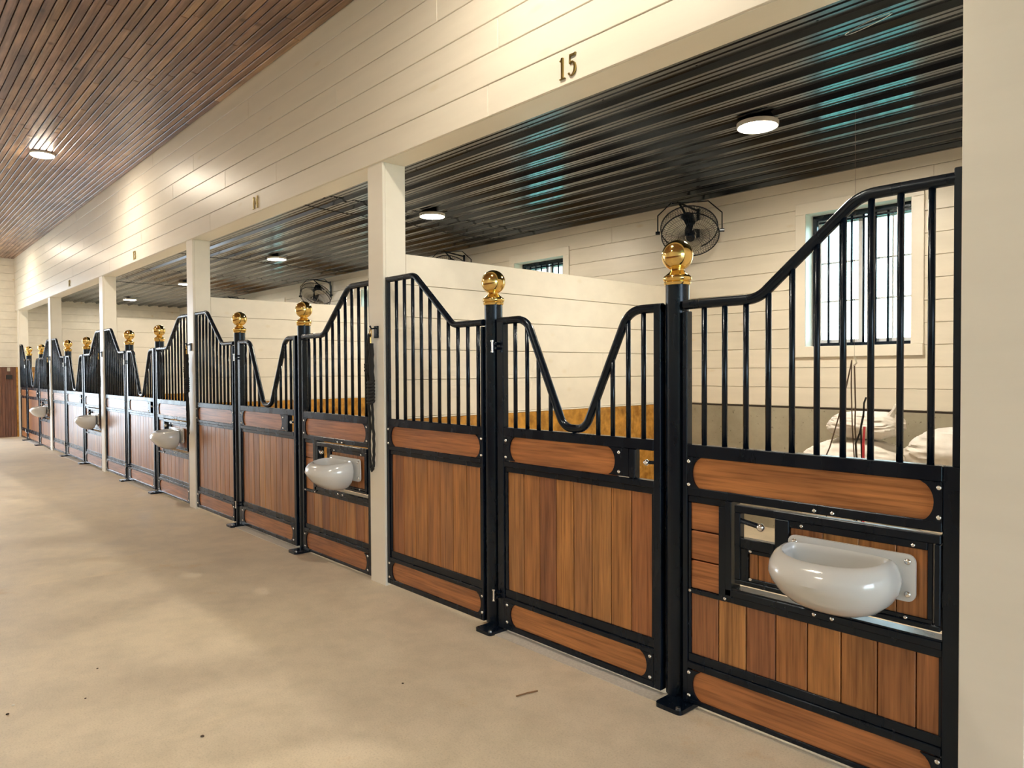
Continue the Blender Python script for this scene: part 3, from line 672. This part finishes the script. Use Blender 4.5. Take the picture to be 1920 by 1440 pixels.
# ------------------------------------------------------------------ wall fans
def fan(k, x, lab):
    c = Vector((x+.13, 3.10, 2.675)); t = thing('wall_fan', (x, YB, 2.7), lab, 'fan', 'black wall fans in the stalls')
    nrm = Vector((.42, -.46, -.78)).normalized(); rx = Vector((.83, .56, 0)).normalized(); ry = nrm.cross(rx).normalized()
    R = .255
    def pt(a, r, d): return c+rx*(r*math.cos(a))+ry*(r*math.sin(a))+nrm*d
    bm = NB()
    for d in (-.05, .05): tube(bm, [pt(2*PI*i/40, R, d) for i in range(40)], .0055, 6, True)
    for i in range(64):
        a = 2*PI*i/64
        tube(bm, [pt(a, .05, .075), pt(a+.05, .14, .085), pt(a+.10, R*.9, .068), pt(a+.12, R, .05), pt(a+.12, R, -.05), pt(a+.1, R*.85, -.07), pt(a, .06, -.09)], .0017, 4, caps=False)
    for r_, d in ((.11, .084), (.17, .082), (.22, .073)): tube(bm, [pt(2*PI*i/32, r_, d) for i in range(32)], .0014, 4, True)
    obj('guard', bm, M_STEEL, t)
    bm = NB()
    def disc(r, d0, d1):
        A = [bm.verts.new(pt(2*PI*i/20, r, d0)) for i in range(20)]; B = [bm.verts.new(pt(2*PI*i/20, r*.9, d1)) for i in range(20)]
        bm.faces.new(A); bm.faces.new(B)
        for i in range(20): bm.faces.new((A[i], A[(i+1) % 20], B[(i+1) % 20], B[i]))
    disc(.042, .070, .094); disc(.05, -.03, .03); disc(.07, -.09, -.20); obj('motor', bm, M_STEEL, t, True)
    for j in range(3):
        a0 = 2*PI*j/3+.6; bm = NB(); g_ = []
        for i in range(7):
            r_ = .045+.185*i/6; wd = .30+.55*math.sin(PI*min(1, .25+.75*i/6)); row = []
            for q in range(5):
                a = a0+(q/4-.5)*2*wd*(.8 if i < 6 else .55); row.append(bm.verts.new(pt(a, r_, .035*(q/4-.5)*2)))
            g_.append(row)
        for A, B in zip(g_, g_[1:]):
            for q in range(4): bm.faces.new((A[q], A[q+1], B[q+1], B[q]))
        bmesh.ops.solidify(bm, geom=bm.faces[:], thickness=.003); obj('blade', bm, M_BLADE, t, True)
    bm = NB(); hub = Vector((x, 3.14, 2.965))
    L_, R_ = pt(PI, R+.03, 0), pt(0, R+.03, 0); tp = Vector((0, 0, 1))
    up_ = ry if ry.z > 0 else -ry
    tube(bm, [L_, L_+tp*.16, L_+tp*.27+rx*.12, hub-rx*.08, hub+rx*.08, R_+tp*.27-rx*.12, R_+tp*.16, R_], .006, 6)
    obj('yoke', bm, M_STEEL, t)
    for s, P_ in ((-1, L_), (1, R_)):
        bm = NB(); tube(bm, [P_-rx*s*.02, P_+rx*s*.02], .016, 10); obj('knob', bm, M_STEEL, t)
    bm = NB()
    box(bm, x-.016, x+.016, YB-.03, YB-.017, 2.68, 2.955, .002)
    tube(bm, [(x, YB-.03, 2.935), (x, 3.10, 2.965)], .010, 8); tube(bm, [(x, YB-.03, 2.72), (x, 3.13, 2.955)], .010, 8)
    obj('wall_bracket', bm, M_STEEL, t)
fan(15, -3.88, 'black wall fan with cream blades in stall fifteen')
fan(14, -7.48, 'black wall fan half hidden behind the partition of stall fourteen')
fan(13, -11.16, 'black wall fan in stall thirteen seen above its partition')
fan(12, -14.9, 'small distant black wall fan in stall twelve')

# ------------------------------------------------------------------ stall numbers
def stroke(bm, P, y0, y1):
    """P: list of (x,z,half width) along the stroke"""
    L, R = [], []
    for i, (x, z, h) in enumerate(P):
        a = P[max(0, i-1)]; b_ = P[min(len(P)-1, i+1)]; d = Vector((b_[0]-a[0], b_[1]-a[1])).normalized(); nn = Vector((-d.y, d.x))
        L.append((x+nn.x*h, z+nn.y*h)); R.append((x-nn.x*h, z-nn.y*h))
    for i in range(len(P)-1): prism(bm, [L[i], L[i+1], R[i+1], R[i]], y0, y1)
def arcp(cx, cz, rx_, rz_, a0, a1, h0, h1, n_=12):
    o = []
    for i in range(n_+1):
        t = i/n_; a = math.radians(a0+(a1-a0)*t); o.append((cx+rx_*math.cos(a), cz+rz_*math.sin(a), h0+(h1-h0)*math.sin(PI*t)))
    return o
def glyph(ch, x, z, H, parent):
    s = H; w = .46*H; bm = NB(); st = []
    q = lambda L: [(x+a*w, z+b_*s, c_*s) for a, b_, c_ in L]
    if ch == '1': st = [q([(.5, .03, .055), (.5, .97, .055)]), q([(.12, .015, .018), (.88, .015, .018)]), q([(.16, .84, .012), (.34, .88, .02), (.52, .97, .03)])]
    if ch == '5': st = [q([(.22, .56, .015), (.26, .94, .018)]), q([(.22, .93, .045), (.92, .93, .045), (1.0, 1.0, .01)]),
                        [(x+w*a, z+s*b_, h*s) for a, b_, h in [(.22, .55, .012), (.40, .62, .02), (.62, .62, .035), (.84, .52, .05), (.93, .34, .058), (.86, .16, .05), (.64, .04, .03), (.38, .02, .022), (.16, .08, .03), (.10, .16, .04)]]]
    if ch == '4': st = [q([(.72, .03, .05), (.72, .98, .05)]), q([(.06, .30, .022), (1.0, .30, .03)]), q([(.72, .97, .015), (.06, .32, .015)]), q([(.48, .015, .018), (.98, .015, .018)])]
    if ch == '3': st = [[(x+w*a, z+s*b_, h*s) for a, b_, h in [(.12, .80, .03), (.24, .95, .022), (.50, .98, .025), (.76, .88, .045), (.80, .72, .05), (.66, .58, .03), (.38, .53, .014)]],
                        [(x+w*a, z+s*b_, h*s) for a, b_, h in [(.38, .53, .014), (.70, .48, .03), (.90, .30, .055), (.80, .10, .05), (.52, .02, .025), (.22, .05, .025), (.08, .16, .04)]]]
    if ch == '2': st = [[(x+w*a, z+s*b_, h*s) for a, b_, h in [(.10, .76, .03), (.24, .93, .022), (.50, .98, .025), (.78, .86, .05), (.80, .68, .05), (.62, .42, .035), (.34, .20, .022), (.10, .06, .015)]], q([(.06, .045, .04), (.90, .045, .045), (.98, .14, .012)])]
    for t in st: stroke(bm, t, -.010, -.0006)
    obj('digit', bm, M_NUM, parent)
for txt, x0, z0 in (('15', -2.412, 2.812), ('14', -6.068, 2.812), ('13', -9.745, 2.812), ('12', -13.50, 2.815)):
    t = thing('stall_number', (x0+.06, -.005, z0), {'15': 'large looking brass number fifteen on the header over the nearest stall', '14': 'brass number fourteen on the header over the second nearest stall', '13': 'small brass number thirteen on the header over the third stall', '12': 'tiny brass number twelve on the header over the fourth stall'}[txt], 'number', 'brass stall numbers on the header')
    glyph(txt[0], x0, z0, .104, t); glyph(txt[1], x0+.062, z0, .104, t)

# ------------------------------------------------------------------ lead ropes hanging on the columns
def rope(i, lab):
    x = CX[i]+.070; t = thing('lead_rope', (x, 0, 1.68), lab, 'rope', 'black lead ropes on the columns'); rr = random.Random(i)
    bm = NB(); box(bm, x+.012, x+.055, -.001, .0125, 1.635, 1.715, .002); tube(bm, [(x+.035, 0, 1.70), (x+.03, -.03, 1.695), (x+.022, -.036, 1.715)], .006, 8); obj('hook_plate', bm, M_STEEL, t)
    bm = NB(); tube(bm, [(x+.02+.011*math.cos(a), -.03, 1.665+.028*math.sin(a)) for a in [2*PI*q/14 for q in range(14)]], .0035, 6, True)
    tube(bm, [(x+.02, -.03, 1.64), (x+.016, -.028, 1.60)], .006, 8); obj('clip', bm, M_BRASS, t, True)
    def wob(pts, amp=.004):
        out = []
        for a, b_ in zip(pts, pts[1:]):
            for q in range(6):
                f_ = q/6; out.append(Vector(a).lerp(Vector(b_), f_)+Vector((rr.uniform(-amp, amp), rr.uniform(-.002, .002), 0)))
        out.append(Vector(pts[-1])); return out
    bm = NB()
    tube(bm, wob([(x+.01, -.024, 1.66), (x-.030, -.024, 1.52), (x-.026, -.022, 1.30), (x-.016, -.020, 1.05), (x-.022, -.018, .90), (x-.014, -.018, .80), (x+.004, -.018, .752), (x+.022, -.018, .79), (x+.034, -.018, .90), (x+.026, -.020, 1.10), (x+.012, -.026, 1.30)]), .0095, 8)
    tube(bm, wob([(x+.02, -.026, 1.60), (x+.026, -.026, 1.45), (x+.020, -.026, 1.22)]), .017, 8)
    tube(bm, wob([(x+.012, -.030, 1.66), (x-.03, -.026, 1.58), (x-.044, -.026, 1.46), (x-.02, -.028, 1.40), (x+.015, -.03, 1.50)]), .013, 8)
    obj('rope', bm, M_ROPE, t, True)
    bm = NB()
    for q in range(7): zc = 1.345-.022*q; tube(bm, [(x+.014+.022*math.cos(a), -.028+.016*math.sin(a), zc+.008*math.sin(a)) for a in [2*PI*p/12 for p in range(12)]], .0115, 7, True)
    for q in range(3): zc = 1.46-.02*q; tube(bm, [(x-.028+.017*math.cos(a), -.026+.014*math.sin(a), zc) for a in [2*PI*p/12 for p in range(12)]], .010, 7, True)
    obj('knot', bm, M_ROPE, t, True)
rope(4, 'black lead rope hanging on the white column between stalls fifteen and fourteen')
rope(3, 'black lead rope hanging on the white column between stalls fourteen and thirteen')
rope(2, 'black lead rope hanging on the white column between stalls thirteen and twelve')
rope(1, 'smallest black lead rope on the column beside the last stall')

# ------------------------------------------------------------------ sacks, cords in the nearest stall
def sack(cx, cy, cz, lx, ly, lz, rot, seed, lab, ear=False):
    bm = NB(); bmesh.ops.create_cube(bm, size=2); bmesh.ops.subdivide_edges(bm, edges=bm.edges[:], cuts=22, use_grid_fill=True)
    sv = Vector((seed*7.1, seed*3.3, seed))
    for v_ in bm.verts:
        p = v_.co.copy(); r_ = (abs(p.x)**4.+abs(p.y)**4.+abs(p.z)**3.4)**(1/3.8); q = p/r_
        q.z *= 1-.55*max(abs(q.x), abs(q.y))**4
        d = noise.noise(q*1.3+sv)*.10+(.5-abs(noise.noise(Vector((q.x*2., q.y*5, q.z*5))+sv)))*.10+(.5-abs(noise.noise(Vector((q.x*6, q.y*3, q.z*4))+sv*2)))*.035
        q = q*(1+d)
        v_.co = q
    mx = [max(abs(v_.co[i]) for v_ in bm.verts) for i in range(3)]
    for v_ in bm.verts: v_.co = Vector((v_.co.x*lx/2/mx[0], v_.co.y*ly/2/mx[1], v_.co.z*lz/2/mx[2]))
    if ear:
        bmesh.ops.translate(bm, verts=tube(NB(), [(0, 0, 0), (0, 0, 1)], 1).verts[:0], vec=(0, 0, 0))
    mt = Matrix.Translation((cx, cy, cz+lz/2)) @ Matrix.Rotation(rot, 4, 'Z')
    bm.transform(mt)
    if ear:
        e = mt @ Vector((lx*.38, -ly*.05, lz*.30))
        tube(bm, [e-Vector((.03, 0, .03)), e+Vector((.01, 0, .05)), e+Vector((.035, 0, .085)), e+Vector((.03, 0, .10))], .02, 8, rads=[.04, .014, .024, .008])
    o = obj('feed_sack', bm, M_SACK, None, True); tag(o, lab, 'sack', 'white sacks piled in the nearest stall'); return o
sack(-2.08, 2.62, .0, .72, .52, .325, .05, 1, 'white woven sack at the bottom of the left pile in stall fifteen')
sack(-2.10, 2.60, .325, .70, .52, .305, -.04, 2, 'white woven sack second from the bottom of the left pile in stall fifteen')
sack(-2.05, 2.60, .63, .70, .50, .30, .03, 3, 'wide white sack just under the top sack of the left pile in stall fifteen')
sack(-2.00, 2.62, .932, .46, .42, .19, .0, 4, 'white sack with knotted corner on top of the left pile in stall fifteen', True)
sack(-1.34, 2.60, .0, .68, .58, .35, .03, 5, 'white woven sack at the bottom of the right pile in stall fifteen')
sack(-1.35, 2.58, .35, .68, .58, .345, .0, 6, 'white woven sack in the middle of the right pile in stall fifteen')
sack(-1.36, 2.58, .695, .70, .56, .35, -.03, 7, 'wrinkled white sack on top of the right pile in stall fifteen')

CBX, CBY = -1.632, 2.10
def by_(u, v_, y):
    d = fw+r2*((u-960)/FPX)+u2*((720-v_)/FPX); t = (y+DCAM)/d.y; return Vector((0, -DCAM, HC))+d*t
t = thing('cord_bundle', tuple(by_(1602, 672, CBY)), 'brown cords and a red strap hanging in front of the sacks', 'cord')
bm = NB(); a = by_(1602, 668, CBY); tube(bm, [(a.x, a.y, ZC-.03), a], .0009, 5); obj('thin_string', bm, M_CORD, t)
bm = NB(); tube(bm, [by_(u, v_, CBY) for u, v_ in ((1602, 668), (1606, 680), (1601, 686))], .006, 6); obj('hook', bm, M_BOLT, t, True)
for pts, m_, r_ in (([(1602, 686), (1604, 760), (1603, 800), (1607, 862)], M_CORD, .0045), ([(1597, 675), (1596, 720), (1598, 800), (1602, 862)], M_CORD, .0038),
                    ([(1597, 677), (1586, 728), (1573, 780), (1556, 838), (1550, 852)], M_CORD, .0042), ([(1624, 745), (1620, 756), (1619, 780), (1612, 812), (1604, 832), (1606, 862)], M_ROPE, .0055),
                    ([(1620, 770), (1614, 800), (1616, 862)], M_ROPE, .005), ([(1621, 800), (1619, 830), (1619, 862)], M_RED, .007)):
    P_ = [by_(u, v_, CBY) for u, v_ in pts]
    P_.append(Vector((P_[-1].x, CBY, .25))); bm = NB(); tube(bm, P_, r_, 6); obj('red_strap' if m_ is M_RED else 'cord', bm, m_, t, True)

# ------------------------------------------------------------------ ceiling cables, wire loop
for dx, lab in ((0, 'thin black cable strung under the black ceiling of stall fourteen'), (-3.68, 'thin black cable strung under the black ceiling of stall thirteen'), (-7.45, 'thin black cable strung under the black ceiling of stall twelve')):
    bm = NB(); P_ = [(-6.40, .6), (-6.46, 1.5), (-6.46, 1.82), (-6.52, 2.2), (-6.594, 2.654), (-6.56, 3.0), (-6.53, 3.40)]
    pts = []
    for a, b_ in zip(P_, P_[1:]):
        for q in range(4): f_ = q/4; pts.append((a[0]+(b_[0]-a[0])*f_+dx, a[1]+(b_[1]-a[1])*f_, ZC-.050-.012*math.sin(PI*f_)))
    tube(bm, pts, .005, 6); o = obj('cable', bm, M_ROPE, None, True); tag(o, lab, 'cable', 'cables under the stall ceiling')
bm = NB(); tube(bm, [(-1.33+.10*math.cos(a), .90+.07*math.sin(a), ZC-.045-.06*(1-math.cos(a-1))*.5) for a in [2*PI*q/28 for q in range(28)]], .0018, 5, True)
o = obj('wire_loop', bm, M_BOLT); tag(o, 'thin wire loop hanging from the black ceiling near the top right corner', 'wire')

# ------------------------------------------------------------------ far wall fittings and floor litter
bm = NB(); box(bm, XF, XF+.03, -.185, -.075, 1.28, 1.37, .004); o = obj('outlet_box', bm, M_OUTLET); tag(o, 'black outlet box on the brown wood of the far wall', 'outlet')
bm = NB(); box(bm, XF, XF+.03, -.165, -.11, 1.45, 1.535, .006); o = obj('thermostat', bm, M_BEIGE); tag(o, 'small beige box above the black outlet on the far wall', 'thermostat')
bm = NB(); tube(bm, [(-2.263, -.441, .004), (-2.25, -.39, .006), (-2.237, -.337, .004)], .0035, 6); o = obj('twig', bm, M_TWIG); tag(o, 'dry brown twig lying on the concrete before the gate of stall fifteen', 'twig')
def fp(u, v_):
    d = fw+r2*((u-960)/FPX)+u2*((720-v_)/FPX); t = -HC/d.z; return Vector((0, -DCAM, HC))+d*t
def crumb(u, v_, r_, m_, lab, nm='dirt_crumb'):
    p = fp(u, v_); bm = NB(); bmesh.ops.create_icosphere(bm, subdivisions=1, radius=r_)
    for w_ in bm.verts: w_.co *= 1+noise.noise(w_.co*60+Vector((u, v_, 0)))*.5; w_.co.z *= .45
    bm.transform(Matrix.Translation((p.x, p.y, r_*.4))); o = obj(nm, bm, m_); tag(o, lab, 'debris', 'small debris on the concrete floor')
crumb(755, 1282, .006, M_CRUMB, 'dark round crumb on the floor left of the twig')
crumb(183, 1254, .005, M_CRUMB, 'small dark crumb alone on the floor at the lower left')
crumb(379, 1382, .008, M_CRUMB, 'largest dark crumb near the bottom edge of the floor')
crumb(14, 1340, .008, M_CRUMB, 'dark crumb at the left edge of the floor below the white chip')
crumb(25, 1323, .007, M_CHIP, 'white paint chip on the floor at the left edge', 'paint_chip')
crumb(160, 1310, .005, M_CRUMB, 'thin dark crumb right of the white chip on the floor')

for o in bpy.data.objects:
    if 'wloc' in o: del o['wloc']
